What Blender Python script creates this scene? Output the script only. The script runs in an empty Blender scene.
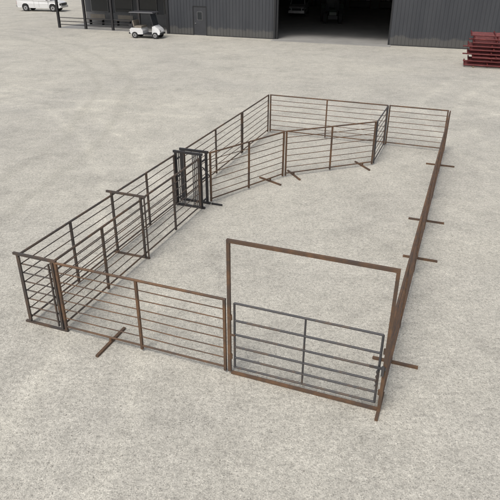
import bpy, math, random
import numpy as np
from mathutils import Vector, Matrix
random.seed(7)
S=bpy.context.scene
# ------------------------------------------------------------------ materials
def newmat(name):
    m=bpy.data.materials.new(name);m.use_nodes=True
    nt=m.node_tree;b=nt.nodes['Principled BSDF'];return m,nt,b
def N(nt,t,**k):
    n=nt.nodes.new(t)
    for a,v in k.items():
        if a in n.inputs.keys(): n.inputs[a].default_value=v
        else: setattr(n,a,v)
    return n
def pos(nt,scale=(1,1,1),rot=(0,0,0)):
    src=N(nt,'ShaderNodeNewGeometry').outputs['Position']
    if scale==(1,1,1) and rot==(0,0,0): return src
    mp=N(nt,'ShaderNodeMapping');mp.inputs['Scale'].default_value=scale;mp.inputs['Rotation'].default_value=rot
    nt.links.new(src,mp.inputs['Vector']);return mp.outputs['Vector']
def noise(nt,vec,scale,detail=3,rough=.6,dist=0):
    n=N(nt,'ShaderNodeTexNoise');n.inputs['Scale'].default_value=scale;n.inputs['Detail'].default_value=detail
    n.inputs['Roughness'].default_value=rough;n.inputs['Distortion'].default_value=dist
    nt.links.new(vec,n.inputs['Vector']);return n.outputs['Fac']
def ramp(nt,fac,stops):
    r=N(nt,'ShaderNodeValToRGB');e=r.color_ramp.elements
    while len(e)<len(stops): e.new(.5)
    for i,(p,c) in enumerate(stops):
        e[i].position=p;e[i].color=(c[0],c[1],c[2],1) if hasattr(c,'__len__') else (c,c,c,1)
    nt.links.new(fac,r.inputs['Fac']);return r.outputs['Color']
def mth(nt,op,a,b=None,c=None):
    n=N(nt,'ShaderNodeMath',operation=op)
    for i,v in enumerate((a,b,c)):
        if v is None: continue
        if isinstance(v,(int,float)): n.inputs[i].default_value=v
        else: nt.links.new(v,n.inputs[i])
    return n.outputs[0]
def mix(nt,fac,a,b,mode='MIX'):
    m=N(nt,'ShaderNodeMix');m.data_type='RGBA';m.blend_type=mode
    for sock,v in ((m.inputs[0],fac),(m.inputs[6],a),(m.inputs[7],b)):
        if isinstance(v,(int,float)): sock.default_value=v
        elif isinstance(v,tuple): sock.default_value=(*v,1)
        else: nt.links.new(v,sock)
    return m.outputs[2]
def bump(nt,b,h,strength=.3,dist=.02):
    n=N(nt,'ShaderNodeBump');n.inputs['Strength'].default_value=strength;n.inputs['Distance'].default_value=dist
    nt.links.new(h,n.inputs['Height']);nt.links.new(n.outputs['Normal'],b.inputs['Normal'])
def steel(name,c1,c2,c3,lo=.38,hi=.62,rough=.7,metal=.15):
    m,nt,b=newmat(name);v=pos(nt)
    f=noise(nt,v,2.2,4,.75);col=ramp(nt,f,[(lo,c1),((lo+hi)/2,c2),(hi,c3)])
    f2=noise(nt,v,28,2,.7);col=mix(nt,ramp(nt,f2,[(.35,0.0),(.75,.6)]),col,c2)
    nt.links.new(col,b.inputs['Base Color']);b.inputs['Roughness'].default_value=rough;b.inputs['Metallic'].default_value=metal
    return m
RUST=steel('rusty_steel',(.190,.105,.055),(.125,.076,.047),(.080,.060,.049))
MIXS=steel('weathered_steel',(.160,.095,.056),(.100,.072,.053),(.068,.059,.054))
DARK=steel('mill_steel',(.140,.088,.056),(.086,.067,.055),(.063,.058,.056),rough=.65)
GREY=steel('grey_gate_steel',(.125,.088,.062),(.078,.075,.076),(.064,.064,.069),rough=.55,metal=.25)
BLACK=steel('black_painted_steel',(.040,.034,.031),(.030,.030,.033),(.040,.037,.037),rough=.5,metal=.2)
def plain(name,c,rough=.5,metal=0,var=.12,sc=3):
    m,nt,b=newmat(name);f=noise(nt,pos(nt),sc,3,.65)
    col=ramp(nt,f,[(.3,tuple(x*(1-var) for x in c)),(.7,tuple(min(1,x*(1+var)) for x in c))])
    nt.links.new(col,b.inputs['Base Color']);b.inputs['Roughness'].default_value=rough;b.inputs['Metallic'].default_value=metal
    return m
WHITE=plain('white_paint',(.72,.72,.71),.3,var=.04)
TYRE=plain('tyre_rubber',(.025,.025,.026),.85)
GLASS=plain('tinted_glass',(.02,.024,.028),.08)
CHROME=plain('rim_metal',(.45,.45,.46),.35,.8)
SEAT=plain('beige_vinyl',(.25,.22,.18),.6)
PLAST=plain('black_plastic',(.025,.025,.027),.6)
REDL=plain('red_lens',(.35,.02,.015),.3)
REDP=steel('red_painted_pipe',(.16,.020,.018),(.10,.012,.013),(.20,.035,.03),rough=.45,metal=.1)
m,nt,b=newmat('charcoal_metal_siding');v=pos(nt)
f=noise(nt,pos(nt,(1,1,.25)),.8,3,.6)
col=ramp(nt,f,[(.3,(.054,.058,.066)),(.7,(.072,.076,.084))])
sx=N(nt,'ShaderNodeSeparateXYZ');nt.links.new(v,sx.inputs[0])
dz=mth(nt,'MULTIPLY_ADD',noise(nt,v,.9,4,.75),-1.1,sx.outputs['Z'])
dirt=ramp(nt,dz,[(.0,.35),(.15,0.0)])
col=mix(nt,dirt,col,(.19,.18,.155))
nt.links.new(col,b.inputs['Base Color']);b.inputs['Roughness'].default_value=.45;b.inputs['Metallic'].default_value=.15
WALL=m
TRIM=plain('black_trim',(.018,.019,.021),.45)
ROOFM=plain('galvalume_roof',(.32,.33,.34),.45,.3)
INNER=plain('liner_panel',(.16,.16,.16),.7)
LINER=plain('light_liner_panel',(.35,.35,.34),.7)
m,nt,b=newmat('concrete_floor');v=pos(nt)
f=noise(nt,v,.5,4,.65,.4);f2=noise(nt,v,20,2)
col=mix(nt,.25,ramp(nt,f,[(.3,(.29,.285,.27)),(.7,(.41,.40,.375))]),ramp(nt,f2,[(.3,(.2,.19,.18)),(.7,(.4,.39,.37))]))
nt.links.new(col,b.inputs['Base Color']);b.inputs['Roughness'].default_value=.6;CONC=m
# gravel ground
m,nt,b=newmat('caliche_gravel');v=pos(nt)
big=noise(nt,v,.07,3,.6,.6);med=noise(nt,v,.45,5,.78)
patch=noise(nt,v,2.6,3,.8)
fine=noise(nt,v,13,2,.9);grit=noise(nt,v,42,1,.9)
A=ramp(nt,big,[(.3,(.425,.405,.357)),(.7,(.510,.484,.412))])
col=mix(nt,1.0,A,ramp(nt,med,[(.30,.80),(.46,.97),(.54,1.02),(.70,1.12)]),'MULTIPLY')
col=mix(nt,1.0,col,ramp(nt,patch,[(.3,.87),(.5,1.0),(.7,1.11)]),'MULTIPLY')
col=mix(nt,1.0,col,ramp(nt,fine,[(.32,.74),(.5,1.0),(.68,1.20)]),'MULTIPLY')
col=mix(nt,1.0,col,ramp(nt,grit,[(.28,.42),(.39,.93),(.6,1.05),(.72,1.45)]),'MULTIPLY')
# faint tyre tracks: concentric arcs in world space, broken up by noise
sx=N(nt,'ShaderNodeSeparateXYZ');nt.links.new(v,sx.inputs[0])
brk=ramp(nt,med,[(.36,.15),(.56,1.0)])
wob=mth(nt,'MULTIPLY',big,3.0)
for cx,cy,rad,w,amt in((-32,10,29,.4,1.13),(25,24,16,.4,1.12),(2,60,33,.45,1.13),(-45,25,38,.4,.88)):
    dx=mth(nt,'SUBTRACT',sx.outputs['X'],cx);dy=mth(nt,'SUBTRACT',sx.outputs['Y'],cy)
    d=mth(nt,'SQRT',mth(nt,'ADD',mth(nt,'MULTIPLY',dx,dx),mth(nt,'MULTIPLY',dy,dy)))
    d=mth(nt,'ADD',d,wob)
    k=mth(nt,'ABSOLUTE',mth(nt,'SUBTRACT',mth(nt,'ABSOLUTE',mth(nt,'SUBTRACT',d,rad+1.5)),.9))
    k=mth(nt,'SUBTRACT',1.0,mth(nt,'MINIMUM',mth(nt,'DIVIDE',k,w),1.0))
    k=mth(nt,'MULTIPLY',k,brk)
    col=mix(nt,k,col,mix(nt,1.0,col,(amt,amt,amt*.99),'MULTIPLY'))
nt.links.new(col,b.inputs['Base Color']);b.inputs['Roughness'].default_value=.95
bump(nt,b,fine,.55,.035);GRAV=m
STONE=plain('limestone_pebble',(.40,.38,.335),.9,var=.45,sc=9)
# ------------------------------------------------------------------ mesh builder
class MB:
    def __init__(s,tf=None):
        s.v=[];s.f=[];s.m=[];s.sm=[];s.mats=[];s.tf=tf or (lambda p:p)
    def mi(s,m):
        if m not in s.mats:s.mats.append(m)
        return s.mats.index(m)
    def add(s,vs,fs,m,smooth=False):
        o=len(s.v);s.v+=[tuple(s.tf(Vector(p))) for p in vs];i=s.mi(m)
        for f in fs:s.f.append(tuple(o+k for k in f));s.m.append(i);s.sm.append(smooth)
    def tube(s,p,q,r,m,n=8,r2=None,smooth=True):
        p=Vector(p);q=Vector(q);d=(q-p).normalized();a=d.orthogonal().normalized()
        if abs(d.z)<.9:a=d.cross(Vector((0,0,1))).normalized()
        c=d.cross(a);r2=r if r2 is None else r2;vs=[]
        for P,R in((p,r),(q,r2)):
            for k in range(n):
                t=2*math.pi*(k+.5)/n;vs.append(P+a*math.cos(t)*R+c*math.sin(t)*R)
        fs=[(k,(k+1)%n,n+(k+1)%n,n+k) for k in range(n)];s.add(vs,fs,m,smooth)
        s.add(vs[:n],[tuple(range(n-1,-1,-1))],m);s.add(vs[n:],[tuple(range(n))],m)
    def bar(s,p,q,w,h,m):
        p=Vector(p);q=Vector(q);d=(q-p).normalized()
        a=d.cross(Vector((0,0,1)))
        if a.length<.2:
            a=Vector(s.ax) if hasattr(s,'ax') else Vector((1,0,0))
            a=(a-d*a.dot(d))
        a.normalize();c=a.cross(d).normalized();vs=[]
        for P in(p,q):
            for i,j in((-1,-1),(1,-1),(1,1),(-1,1)):vs.append(P+a*i*w/2+c*j*h/2)
        s.add(vs,[(3,2,1,0),(4,5,6,7),(0,1,5,4),(1,2,6,5),(2,3,7,6),(3,0,4,7)],m)
    def box(s,a,b,m):
        x0,y0,z0=a;x1,y1,z1=b
        vs=[(x0,y0,z0),(x1,y0,z0),(x1,y1,z0),(x0,y1,z0),(x0,y0,z1),(x1,y0,z1),(x1,y1,z1),(x0,y1,z1)]
        s.add(vs,[(3,2,1,0),(4,5,6,7),(0,1,5,4),(1,2,6,5),(2,3,7,6),(3,0,4,7)],m)
    def prism(s,prof,y0,y1,m,inset=None):
        n=len(prof);inset=inset or [0]*n
        vs=[(x,y0+i,z) for (x,z),i in zip(prof,inset)]+[(x,y1-i,z) for (x,z),i in zip(prof,inset)]
        fs=[(k,(k+1)%n,n+(k+1)%n,n+k) for k in range(n)]+[tuple(range(n-1,-1,-1)),tuple(range(n,2*n))]
        s.add(vs,fs,m)
    def wheel(s,x,y,r,w,side,rim=CHROME):
        s.tube((x,y-w/2,r),(x,y+w/2,r),r,TYRE,24)
        yo=y+side*(w/2+.004);s.tube((x,yo-side*.02,r),(x,yo,r),r*.6,rim,18)
        s.tube((x,yo,r),(x,yo+side*.012,r),r*.2,PLAST,10)
    def obj(s,name,bevel=0,parent=None):
        me=bpy.data.meshes.new(name);me.from_pydata(s.v,[],s.f)
        for m in s.mats:me.materials.append(m)
        me.polygons.foreach_set('material_index',s.m);me.polygons.foreach_set('use_smooth',s.sm)
        import bmesh
        bm=bmesh.new();bm.from_mesh(me);bmesh.ops.recalc_face_normals(bm,faces=bm.faces);bm.to_mesh(me);bm.free()
        o=bpy.data.objects.new(name,me);S.collection.objects.link(o)
        if bevel:
            b=o.modifiers.new('bevel','BEVEL');b.width=bevel;b.segments=2;b.limit_method='ANGLE';b.angle_limit=math.radians(40)
        if parent:o.parent=parent
        return o
# ------------------------------------------------------------------ corral frame
G0=Vector((2.209,7.359,0));E1=Vector((-.93637,.35102,0));E2=Vector((.35102,.93637,0))
def C(s,t,z=0):return G0+E1*s+E2*t+Vector((0,0,z))
j=lambda a:random.uniform(-a,a)
def panel(name,A,B,mat,h=1.6,rails=8,posts=(0,.5,1),feet=(),pw=.048,rod=.0115,toprod=.021,z0=.13,matp=None,footmat=None,footL=1.0,lean=None):
    mb=MB();matp=matp or mat
    a=C(*A);b=C(*B);d=(b-a).normalized();nrm=Vector((-d.y,d.x,0));L=(b-a).length;mb.ax=d
    lean=j(.008) if lean is None else lean
    def P(x,z):return a+d*x+nrm*(lean*z)+Vector((0,0,z))
    for p in posts:
        x=min(max(p*L,pw/2+.005),L-pw/2-.005)
        mb.bar(P(x,.045),P(x,h-.0),pw,pw,matp)
    mb.tube(P(0.0,h),P(L,h),toprod+.004,mat,10)
    for i in range(rails-1):
        z=z0+(h-z0)*i/(rails-1)+j(.004)
        xs=[0]+[L*k/4+j(.02) for k in(1,2,3)]+[L]
        pts=[P(x,z+(0 if k in(0,4) else j(.008))) for k,x in enumerate(xs)]
        if i==0: mb.tube(P(0,z),P(L,z),toprod,mat,8)
        else:
            for k in range(4):mb.tube(pts[k],pts[k+1],rod,mat,7)
    for x,l,off in [(f if isinstance(f,tuple) else (f,footL,0)) for f in feet]:
        c=P(x,0);ct=c+nrm*off;mb.bar(ct-nrm*l/2+Vector((0,0,.026)),ct+nrm*l/2+Vector((0,0,.026)),.055,.045,footmat or matp)
        mb.bar(c+Vector((0,0,.05)),P(x,z0),.045,.045,matp)
    return mb.obj(name)
panel('corral_panel',(6.38,0),(2.80,0),RUST,feet=(1.08,))
panel('corral_panel',(0,.06),(0,5.05),RUST,feet=((1.32,.85,-.08),),lean=0)
panel('corral_panel',(0,5.09),(0,10.1),RUST,feet=((.72,.85,-.08),3.15),lean=0)
panel('corral_panel',(0,10.14),(0,15.15),RUST,feet=(3.3,),lean=0)
panel('corral_panel',(0.05,15.2),(2.28,15.2),RUST,posts=(0,1))
panel('corral_panel',(2.32,15.2),(7.2,15.2),RUST)
panel('corral_panel',(7.25,15.15),(7.22,12.05),MIXS,posts=(0,1))
panel('corral_panel',(7.22,12.01),(7.22,7.2),MIXS)
panel('corral_panel',(7.25,6.66),(7.25,3.38),DARK,posts=(0,.5))
panel('corral_panel',(7.25,3.30),(7.25,.05),DARK,posts=(.5,))
panel('corral_panel',(6.44,.05),(6.44,3.30),MIXS,posts=(0,.5))
panel('corral_panel',(6.44,3.38),(6.44,6.66),DARK,posts=(.5,1))
panel('corral_panel',(6.38,7.22),(4.98,10.2),RUST,feet=(2.65,))
panel('corral_panel',(4.94,10.24),(2.33,12.6),RUST,feet=(.35,3.1))
panel('crowding_gate',(2.30,12.66),(2.30,15.12),GREY,posts=(0,1),rails=8,pw=.05,toprod=.02)
def alley_frame(name,t,h,bars,ovh=.14,s0=6.44,s1=7.25,mat=DARK):
    mb=MB();mb.ax=E1
    for s in(s0,s1):mb.bar(C(s,t,.05),C(s,t,h-.025),.05,.05,mat)
    mb.bar(C(s0-ovh,t,h),C(s1+ovh,t,h),.05,.05,mat)
    mb.bar(C(s0-.12,t,.022),C(s1+.12,t,.022),.05,.04,mat)
    if bars=='h':
        for i in range(7):
            z=.2+i*(h-.35)/6.3;mb.tube(C(s0+.03,t,z),C(s1-.03,t,z),.014,mat)
        mb.bar(C(s0+.055,t-.04,.12),C(s0+.055,t-.04,h-.06),.03,.03,mat)
        mb.bar(C(s1-.055,t-.04,.12),C(s1-.055,t-.04,h-.06),.03,.03,mat)
    else:
        mb.bar(C(s0-.10,t,.05),C(s0-.10,t,h-.03),.03,.03,mat)
    return mb.obj(name)
alley_frame('alley_gate',0.0,1.63,'h',.1)
alley_frame('alley_frame',3.34,1.69,None)
# head gate
mb=MB();mb.ax=E1;HS=(6.44,7.24);HT=1.70
for t,h in((6.72,HT),(7.12,HT-.05)):
    for s in HS:mb.bar(C(s,t,.06),C(s,t,h-.035),.065,.065,BLACK)
    mb.bar(C(HS[0]-.07,t,h),C(HS[1]+.07,t,h),.065,.065,BLACK)
    mb.bar(C(HS[0]-.1,t,.03),C(HS[1]+.1,t,.03),.065,.06,BLACK)
for k in range(4):
    s=HS[0]+.09+k*.055;mb.bar(C(s,6.72,.065),C(s,6.72,HT-.04),.022,.022,GREY if k%2 else BLACK)
    s=HS[1]-.09-k*.055;mb.bar(C(s,6.72,.065),C(s,6.72,HT-.04),.022,.022,GREY if k%2 else BLACK)
for s in HS:
    for z in(.2,.9,1.45):mb.bar(C(s,6.76,z),C(s,7.08,z),.04,.04,BLACK)
mb.bar(C(6.36,6.67,1.35),C(6.14,6.67,1.10),.025,.025,BLACK)
mb.bar(C(6.30,7.12,.028),C(5.95,7.12,.028),.05,.045,BLACK)
mb.obj('head_gate')
# overhead gate frame + swing gate
mb=MB();mb.ax=E1;H=2.75
for s in(0,2.74):mb.bar(C(s,0,.06),C(s,0,H-.03),.055,.055,RUST)
mb.bar(C(-.028,0,H),C(2.768,0,H),.055,.055,RUST)
mb.bar(C(.03,0,.035),C(2.71,0,.035),.05,.045,RUST)
mb.bar(C(0,-.26,.03),C(0,.45,.03),.055,.055,RUST)
for s in(0.035,2.705):
    for z in(.4,1.25):mb.tube(C(s,0,z-.05),C(s,0,z+.05),.022,RUST)
mb.obj('overhead_gate_frame')
mb=MB();mb.ax=E1
g0,g1=.09,2.64;zt=1.56
for s in(g0,g1):mb.tube(C(s,0,.16),C(s,0,zt),.021,GREY,10)
mb.tube(C((g0+g1)/2,0,.16),C((g0+g1)/2,0,zt),.018,GREY,8)
for i,z in enumerate((.17,.39,.63,.90,1.20,1.56)):mb.tube(C(g0,0,z),C(g1,0,z),.020,GREY,10)
mb.bar(C(.24,-.04,.93),C(-.03,-.04,.93),.02,.045,GREY)
mb.bar(C(.02,-.06,.80),C(.02,-.06,.99),.045,.03,GREY)
for k in range(7):
    mb.tube(C(.10+.02*(k%2),-.05,.90-.05*k),C(.12-.02*(k%2),-.05,.85-.05*k),.009,GREY,6)
mb.bar(C(2.62,-.03,.9),C(2.70,-.03,.9),.02,.03,RUST)
mb.obj('swing_gate')
# ------------------------------------------------------------------ building
O=Vector((-4.8,55.4,0));U=Vector((.948,-.3176,0)).normalized();NB=Vector((-U.y,U.x,0))
BT=lambda p:O+U*p.x+NB*p.y+Vector((0,0,p.z))
bld=bpy.data.objects.new('metal_building',None);S.collection.objects.link(bld)
EV=5.6;DEP=34;SL=-15.0;SR=46.0
def ribwall(name,s0,s1,z0,z1,d=0.0,sgn=-1,mat=WALL,axis='s',pitch=.305):
    mb=MB(BT);x=s0;pr=[]
    while x<s1-1e-6:
        e=min(x+pitch,s1)
        pr+=[(x,0),(x+.02,.035),(x+.055,.035),(x+.075,0)] if e-x>.1 else [(x,0)]
        if e-x>.25: pr+=[(x+.16,0),(x+.17,.008),(x+.20,.008),(x+.21,0)]
        x+=pitch
    pr.append((s1,0));vs=[];fs=[]
    for s,o in pr:
        for z in(z0,z1):
            vs.append((s,d+sgn*o,z) if axis=='s' else (d+sgn*o,s,z))
    for k in range(len(pr)-1):fs.append((2*k,2*k+2,2*k+3,2*k+1))
    mb.add(vs,fs,mat);return mb.obj(name,parent=bld)
OP0,OP1,OPH=7.5,17.0,5.0
D0,D1,DH=-.45,.75,2.4
ribwall('wall_front_a',-3.0,D0-.06,.06,EV)
ribwall('wall_front_door_head',D0-.06,D1+.06,DH+.06,EV)
ribwall('wall_front_b',D1+.06,OP0-.1,.06,EV)
ribwall('wall_front_header',OP0-.1,OP1+.1,OPH,EV)
ribwall('wall_front_c',OP1+.1,SR,.06,EV)
ribwall('wall_left',5.0,DEP,.06,EV,d=SL,axis='t')
ribwall('wall_right',0,DEP,.06,EV,d=SR,axis='t',sgn=1)
ribwall('wall_back',SL,SR,.06,EV,d=DEP,sgn=1)
mb=MB(BT)
mb.box((-3.0,.06,0),(D0-.06,.12,EV),INNER);mb.box((D1+.06,.06,0),(OP0-.1,.12,EV),INNER);mb.box((OP1+.1,.06,0),(SR,.12,EV),INNER)
mb.box((-3.0,DEP-.12,0),(SR-.1,DEP-.06,EV),INNER)
mb.box((-3.06,.12,0),(-3.0,DEP-.12,EV),INNER)
mb.box((24.0,.13,0),(24.06,DEP-.13,EV),INNER)
mb.obj('interior_liner',parent=bld)
mb=MB(BT)
mb.box((OP0-.12,-.06,0),(OP0,.2,OPH),TRIM);mb.box((OP1,-.06,0),(OP1+.12,.2,OPH),TRIM)
mb.box((OP0-.12,-.06,OPH+.002),(OP1+.12,.2,OPH+.15),TRIM)
mb.box((-3.0,-.05,.0),(D0-.08,.05,.06),TRIM);mb.box((D1+.08,-.05,0),(OP0-.13,.05,.06),TRIM);mb.box((OP1+.13,-.05,0),(SR,.05,.06),TRIM)
mb.box((D0-.08,-.05,0),(D0,.05,DH+.08),TRIM);mb.box((D1,-.05,0),(D1+.08,.05,DH+.08),TRIM);mb.box((D0,-.05,DH),(D1,.05,DH+.08),TRIM)
mb.box((OP0-.36,-.19,.08),(OP0-.18,-.04,EV),TRIM);mb.box((27,-.17,.08),(27.14,-.04,EV),TRIM)
mb.box((-3.16,-.12,0),(-2.93,.1,EV),TRIM)
mb.box((SL,-.5,EV+.002),(SR,.0,EV+.16),TRIM)
mb.obj('trim',bevel=.006,parent=bld)
mb=MB(BT)
mb.box((D0+.002,-.02,.03),(D1-.002,.03,DH-.003),plain('door_paint',(.045,.047,.053),.4))
mb.box((D0+.35,-.03,1.3),(D1-.35,-.018,2.0),INNER)
mb.box((D0+.38,-.035,1.33),(D1-.38,-.022,1.97),GLASS)
mb.box((D0+.12,-.07,1.0),(D0+.24,-.018,1.05),CHROME)
mb.obj('walk_door',parent=bld)
mb=MB(BT)
rid=EV+3.2
mb.add([(SL-.3,-.5,EV+.17),(SR+.3,-.5,EV+.17),(SR+.3,DEP/2,rid),(SL-.3,DEP/2,rid),(SL-.3,DEP+.5,EV+.17),(SR+.3,DEP+.5,EV+.17)],[(0,1,2,3),(3,2,5,4)],ROOFM)
for gs in(SL,SR):mb.add([(gs,0,EV),(gs,DEP,EV),(gs,DEP/2,rid-.05)],[(0,1,2)],WALL)
mb.obj('roof',parent=bld)
mb=MB(BT)
for s in(-2.7,3.2,OP0-.3,OP1+.35,23.6):
    for d in(.3,DEP-.4):mb.box((s-.12,d-.15,0),(s+.12,d+.15,EV),BLACK)
    mb.tube((s,.3,EV-.1),(s,DEP/2,rid-.3),.15,BLACK,4);mb.tube((s,DEP-.4,EV-.1),(s,DEP/2,rid-.3),.15,BLACK,4)
for s in range(0,24,4):
    for z in(.05,.9,1.8):mb.box((s,DEP-.8,z),(s+2.8,DEP-.15,z+.05),PLAST)
    for x in(s,s+2.75):mb.box((x,DEP-.85,0),(x+.05,DEP-.8,2.2),REDP)
    for k in range(4):
        x=s+.2+k*.65;hh=random.uniform(.3,.6);mb.box((x,DEP-.7,.96),(x+.45,DEP-.2,.96+hh),random.choice([LINER,SEAT,INNER]))
mb.obj('steel_frames_and_shelving',parent=bld)
mb=MB(BT)
mb.box((-2.99,0,-.2),(23.99,DEP-.13,.035),CONC);mb.box((SL,-.1,-.2),(-3.07,5.0,.035),CONC);mb.box((OP0-.3,-1.1,-.2),(OP1+.3,-.07,.03),CONC)
mb.obj('concrete_slab',parent=bld)
# porch bay
mb=MB(BT)
mb.box((SL,5.0,1.1),(-3.07,5.1,EV),WALL);mb.box((SL,4.97,0.03),(-3.07,5.1,1.099),INNER)
for s in(-14.9,-11.9,-8.9,-6.0):mb.box((s-.10,-.10,.035),(s+.10,.10,3.6),BLACK)
mb.box((SL-.1,-.13,3.6),(-3.13,.13,3.9),TRIM)
mb.box((SL-.05,-.02,3.9),(-3.13,.04,EV),WALL)
for a,b2 in((-14.8,-12.0),(-11.8,-9.0),(-8.8,-6.1)):
    for z in(.35,.65,.98):mb.tube((a,0,z),(b2,0,z),.035,BLACK)
for k in range(4):
    x=-14.2+k*2.8;mb.box((x,4.93,1.2),(x+1.9,4.99,2.7),GLASS)
    for a,b2 in(((x-.08,1.12),(x+1.98,1.198)),((x-.08,2.702),(x+1.98,2.78)),((x-.08,1.2),(x-.002,2.7)),((x+1.902,1.2),(x+1.98,2.7))):
        mb.box((a[0],4.92,a[1]),(b2[0],4.99,b2[1]),INNER)
mb.box((SL,0,3.95),(-3.1,5.0,4.0),INNER)
for x in(-13.8,-10.6):
    mb.box((x,3.4,.5),(x+1.7,3.9,.56),SEAT)
    for q in(x+.1,x+1.55):mb.box((q,3.45,.036),(q+.06,3.85,.5),BLACK)
    mb.box((x,3.92,.6),(x+1.7,3.96,1.0),SEAT)
mb.obj('porch',parent=bld)
# ------------------------------------------------------------------ vehicles
def placer(x,y,head,k=1):
    h=math.radians(head);c,s=math.cos(h)*k,math.sin(h)*k
    return lambda p:Vector((x+p.x*c-p.y*s,y+p.x*s+p.y*c,p.z*k))
def golf_cart(name,x,y,head,k=1):
    mb=MB(placer(x,y,head,k));w=.56;CAN=plain('cart_canopy',(.05,.05,.055),.4)
    mb.prism([(-1.15,.35),(-1.2,.62),(-1.05,.74),(-.25,.74),(-.12,.55),(-.12,.30),(-.55,.28),(-.62,.42),(-.95,.42),(-1.02,.3)],-w,w,WHITE)
    mb.prism([(.62,.30),(.66,.86),(.78,.92),(1.12,.70),(1.25,.50),(1.22,.30),(1.08,.28),(1.02,.44),(.72,.44),(.66,.28)],-w,w,WHITE,[0,0,.06,.1,.08,0,0,0,0,0])
    mb.box((-.12,-w,.27),(.66,w,.33),PLAST)
    mb.box((-1.3,-.5,.3),(-1.18,.5,.4),PLAST);mb.box((1.22,-.45,.3),(1.3,.45,.42),PLAST)
    mb.box((-.78,-.52,.745),(-.22,.52,.88),SEAT)
    mb.prism([(-.88,.80),(-.96,1.25),(-.88,1.25),(-.78,.80)],-.52,.52,SEAT)
    mb.box((-1.3,-.42,.75),(-.98,.42,.98),PLAST)
    for sy in(-.38,.38):mb.box((1.2,sy-.09,.52),(1.262,sy+.09,.6),CHROME)
    for sy in(-.42,.42):mb.box((-1.225,sy-.07,.5),(-1.19,sy+.07,.62),REDL)
    for sy in(-.53,.53):
        mb.tube((.74,sy,.86),(.52,sy,1.80),.022,CAN);mb.tube((-.98,sy,.72),(-1.0,sy,1.80),.022,CAN)
    mb.prism([(-1.18,1.80),(-1.1,1.87),(.72,1.87),(.82,1.80)],-.6,.6,CAN,[0,.06,.06,0])
    mb.add([(.76,-.5,.9),(.76,.5,.9),(.55,.5,1.72),(.55,-.5,1.72)],[(0,1,2,3)],GLASS)
    mb.tube((.62,.26,.8),(.30,.26,1.0),.015,PLAST)
    for q in range(12):
        a=q*math.pi/6;b=a+math.pi/6
        f=lambda t:(.29+.056*math.sin(t),.26+.17*math.cos(t),1.0+.15*math.sin(t))
        mb.tube(f(a),f(b),.014,PLAST,6)
    for wx in(-.78,.87):
        for sy in(-1,1):mb.wheel(wx,sy*.5,.23,.2,sy)
    return mb.obj(name,bevel=.015)
golf_cart('golf_cart',-9.2,53.6,-14,1.15)
def pickup(name,x,y,head,paint=WHITE):
    mb=MB(placer(x,y,head));w=.98
    low=[(-2.85,.55),(-2.88,1.15),(-2.84,1.25),(-.62,1.27),(1.2,1.25),(2.55,1.14),(2.82,1.0),(2.88,.6),(2.7,.42),(2.28,.42),(2.2,.75),(1.98,.92),(1.62,.92),(1.4,.75),(1.32,.4),(-1.28,.4),(-1.36,.75),(-1.58,.92),(-1.94,.92),(-2.16,.75),(-2.24,.45),(-2.7,.45)]
    mb.prism(low,-w,w,paint,[.04,.03,.06,.06,.06,.1,.14,.08,.06]+[0]*13)
    mb.prism([(-.66,1.272),(-.52,1.86),(-.3,1.93),(.75,1.93),(.95,1.86),(1.55,1.262)],-w+.08,w-.08,paint,[0,.14,.18,.18,.14,0])
    mb.prism([(-.54,1.36),(-.42,1.80),(.0,1.82),(.0,1.36)],-w+.055,w-.055,GLASS,[.03,.11,.115,.03])
    mb.prism([(.1,1.36),(.1,1.82),(.72,1.82),(.95,1.72),(1.28,1.36)],-w+.055,w-.055,GLASS,[.03,.115,.115,.09,.03])
    mb.add([(1.53,-.78,1.30),(1.53,.78,1.30),(1.0,.70,1.84),(1.0,-.70,1.84)],[(0,1,2,3)],GLASS)
    mb.add([(-.665,-.7,1.34),(-.665,.7,1.34),(-.56,.64,1.8),(-.56,-.64,1.8)],[(0,1,2,3)],GLASS)
    mb.box((-2.78,-.8,1.262),(-.75,.8,1.285),PLAST)
    for s in(-1,1):mb.box((-2.84,s*.86-.06,1.262),(-.72,s*.86+.06,1.32),paint)
    mb.box((-2.98,-.92,.5),(-2.87,.92,.7),CHROME);mb.box((2.86,-.92,.45),(2.98,.92,.68),CHROME)
    mb.box((2.83,-.55,.72),(2.9,.55,.98),PLAST)
    for s in(-1,1):
        mb.box((2.7,s*.78-.14,.74),(2.87,s*.78+.14,.96),GLASS);mb.box((-2.9,s*.88-.06,.8),(-2.86,s*.88+.06,1.15),REDL)
        mb.box((1.1,.99,1.3),(1.22,1.16,1.48),PLAST) if s>0 else mb.box((1.1,-1.16,1.3),(1.22,-.99,1.48),PLAST)
        for x0 in(.05,-.6,1.25):mb.box((x0,s*.984-.002,.5),(x0+.015,s*.984+.002,1.2),PLAST)
        for wx in(-1.76,1.8):mb.wheel(wx,s*.86,.4,.26,s)
    return mb.obj(name,bevel=.03)
pickup('pickup_truck',-26.2,77.5,-8)
pickup('pickup_truck',5.7,74.5,-100,plain('silver_paint',(.5,.5,.51),.35,.2))
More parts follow.
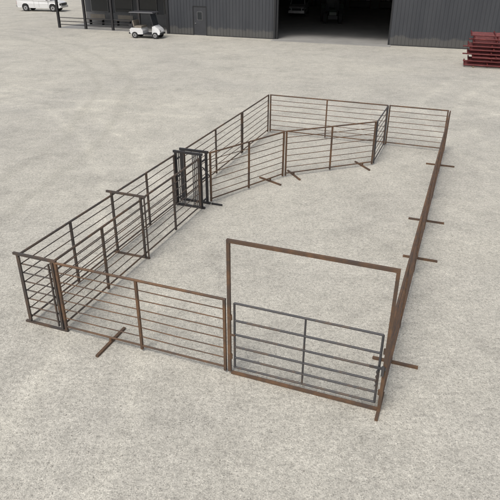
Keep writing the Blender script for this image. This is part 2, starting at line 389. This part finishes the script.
def tractor(name,x,y,head):
    P=plain('dark_green_paint',(.035,.05,.04),.4);mb=MB(placer(x,y,head))
    mb.prism([(.1,.75),(.1,1.55),(1.7,1.45),(1.95,1.2),(1.95,.75)],-.38,.38,P)
    mb.box((-1.2,-.3,.6),(.15,.3,1.2),PLAST)
    mb.prism([(-1.15,1.2),(-1.2,2.55),(.0,2.55),(.25,1.2)],-.7,.7,GLASS,[0,.08,.08,0])
    mb.box((-1.3,-.75,2.553),(.1,.75,2.68),P)
    for s in(-1,1):
        for a,b in(((-1.17,1.2),(-1.22,2.55)),((.27,1.2),(.02,2.55))):mb.tube((a[0],s*.71,a[1]),(b[0],s*.64,b[1]),.04,PLAST)
        mb.wheel(-.9,s*.95,.85,.48,s,REDL);mb.wheel(1.45,s*.8,.55,.34,s,REDL)
        mb.prism([(-1.75,1.2),(-1.5,1.75),(-.4,1.78),(-.1,1.4),(-.45,1.7),(-1.45,1.68)],s*.95-.25,s*.95+.25,P)
    mb.tube((1.2,.25,1.48),(1.2,.25,2.3),.04,PLAST)
    mb.box((1.95,-.5,.55),(2.4,.5,.9),PLAST)
    return mb.obj(name,bevel=.02)
tractor('tractor',8.7,66.5,-95)
# ------------------------------------------------------------------ stacked red panels
ang=math.radians(-18);ux=Vector((math.cos(ang),math.sin(ang),0));uy=Vector((-ux.y,ux.x,0));R0=Vector((14.4,40.1,0))
RT=lambda p:R0+ux*p.x+uy*p.y+Vector((0,0,p.z))
mb=MB(RT);z=.16;TB=plain('timber_bearer',(.2,.15,.1),.9)
for lx in(.6,3.4,5.6):mb.bar((lx,-.1,.06),(lx,1.9,.06),.1,.1,TB)
for L in range(9):
    x0=j(.25)+.2;y0=j(.08)
    for k in range(7):
        y=y0+k*.28;mb.tube((x0,y,z),(x0+6,y,z),.045,REDP,8)
    for px in(.03,1.5,3.0,4.5,5.97):mb.tube((x0+px,y0-.04,z+.09),(x0+px,y0+1.74,z+.09),.045,REDP,8)
    if L%2:mb.tube((x0-.3,y0+.1,z),(x0,y0+.1,z),.045,REDP)
    z+=.235
mb.obj('red_gate_panel_stack')
# ------------------------------------------------------------------ ground
me=bpy.data.meshes.new('ground');R=2500
me.from_pydata([(-R,-R,0),(R,-R,0),(R,R,0),(-R,R,0)],[],[(0,1,2,3)]);me.materials.append(GRAV)
S.collection.objects.link(bpy.data.objects.new('ground',me))
rng=np.random.default_rng(3);n=20000
yy=5+40*rng.random(n)**1.4;xx=(rng.random(n)-.5)*(8+yy*1.1)
r=.006+.016*rng.random(n)**4
base=np.array([[1,0,0],[0,1,0],[-1,0,0],[0,-1,0],[0,0,.7],[0,0,-.5]])
fc=[(0,1,4),(1,2,4),(2,3,4),(3,0,4)]
V=(base[None]*r[:,None,None]*(0.7+.6*rng.random((n,6,3))))
th=rng.random(n)*6.28;c,s=np.cos(th),np.sin(th)
X=V[:,:,0]*c[:,None]-V[:,:,1]*s[:,None]+xx[:,None];Y=V[:,:,0]*s[:,None]+V[:,:,1]*c[:,None]+yy[:,None];Z=V[:,:,2]+r[:,None]*.15
vs=np.stack([X,Y,Z],-1).reshape(-1,3)
fs=[(6*i+a,6*i+b,6*i+d) for i in range(n) for a,b,d in fc]
me=bpy.data.meshes.new('gravel');me.from_pydata(vs.tolist(),[],fs);me.materials.append(STONE)
S.collection.objects.link(bpy.data.objects.new('gravel',me))
# ------------------------------------------------------------------ light
el,az=math.radians(58),math.radians(215)
w=bpy.data.worlds.new('World');S.world=w;w.use_nodes=True;nt=w.node_tree;bg=nt.nodes['Background']
sk=N(nt,'ShaderNodeTexSky',sky_type='NISHITA');sk.sun_disc=False;sk.sun_elevation=el;sk.sun_rotation=az
sk.dust_density=4;sk.air_density=1.0;sk.ozone_density=.6
hs=N(nt,'ShaderNodeHueSaturation');hs.inputs['Saturation'].default_value=.45
nt.links.new(sk.outputs[0],hs.inputs['Color']);nt.links.new(hs.outputs[0],bg.inputs['Color']);bg.inputs['Strength'].default_value=.148
l=bpy.data.lights.new('sun','SUN');l.energy=1.4;l.angle=math.radians(20);l.color=(1,.965,.91)
lo=bpy.data.objects.new('sun',l);S.collection.objects.link(lo)
sd=Vector((math.sin(az)*math.cos(el),math.cos(az)*math.cos(el),math.sin(el)))
lo.rotation_euler=sd.to_track_quat('Z','Y').to_euler()
S.view_settings.view_transform='Standard';S.view_settings.look='None';S.view_settings.exposure=0
# ------------------------------------------------------------------ camera
th=math.radians(27.724);ro=math.radians(.369)
F=Vector((0,math.cos(th),-math.sin(th)));Rv=Vector((1,0,0));Uv=Rv.cross(F)
R2=Rv*math.cos(ro)+Uv*math.sin(ro);U2=-Rv*math.sin(ro)+Uv*math.cos(ro)
cd=bpy.data.cameras.new('camera');cd.sensor_width=36;cd.lens=571.318/500*36;cd.clip_end=6000
co=bpy.data.objects.new('camera',cd);S.collection.objects.link(co)
M=Matrix((R2,U2,-F)).transposed().to_4x4();M.translation=Vector((0,0,6.952));co.matrix_world=M
S.camera=co
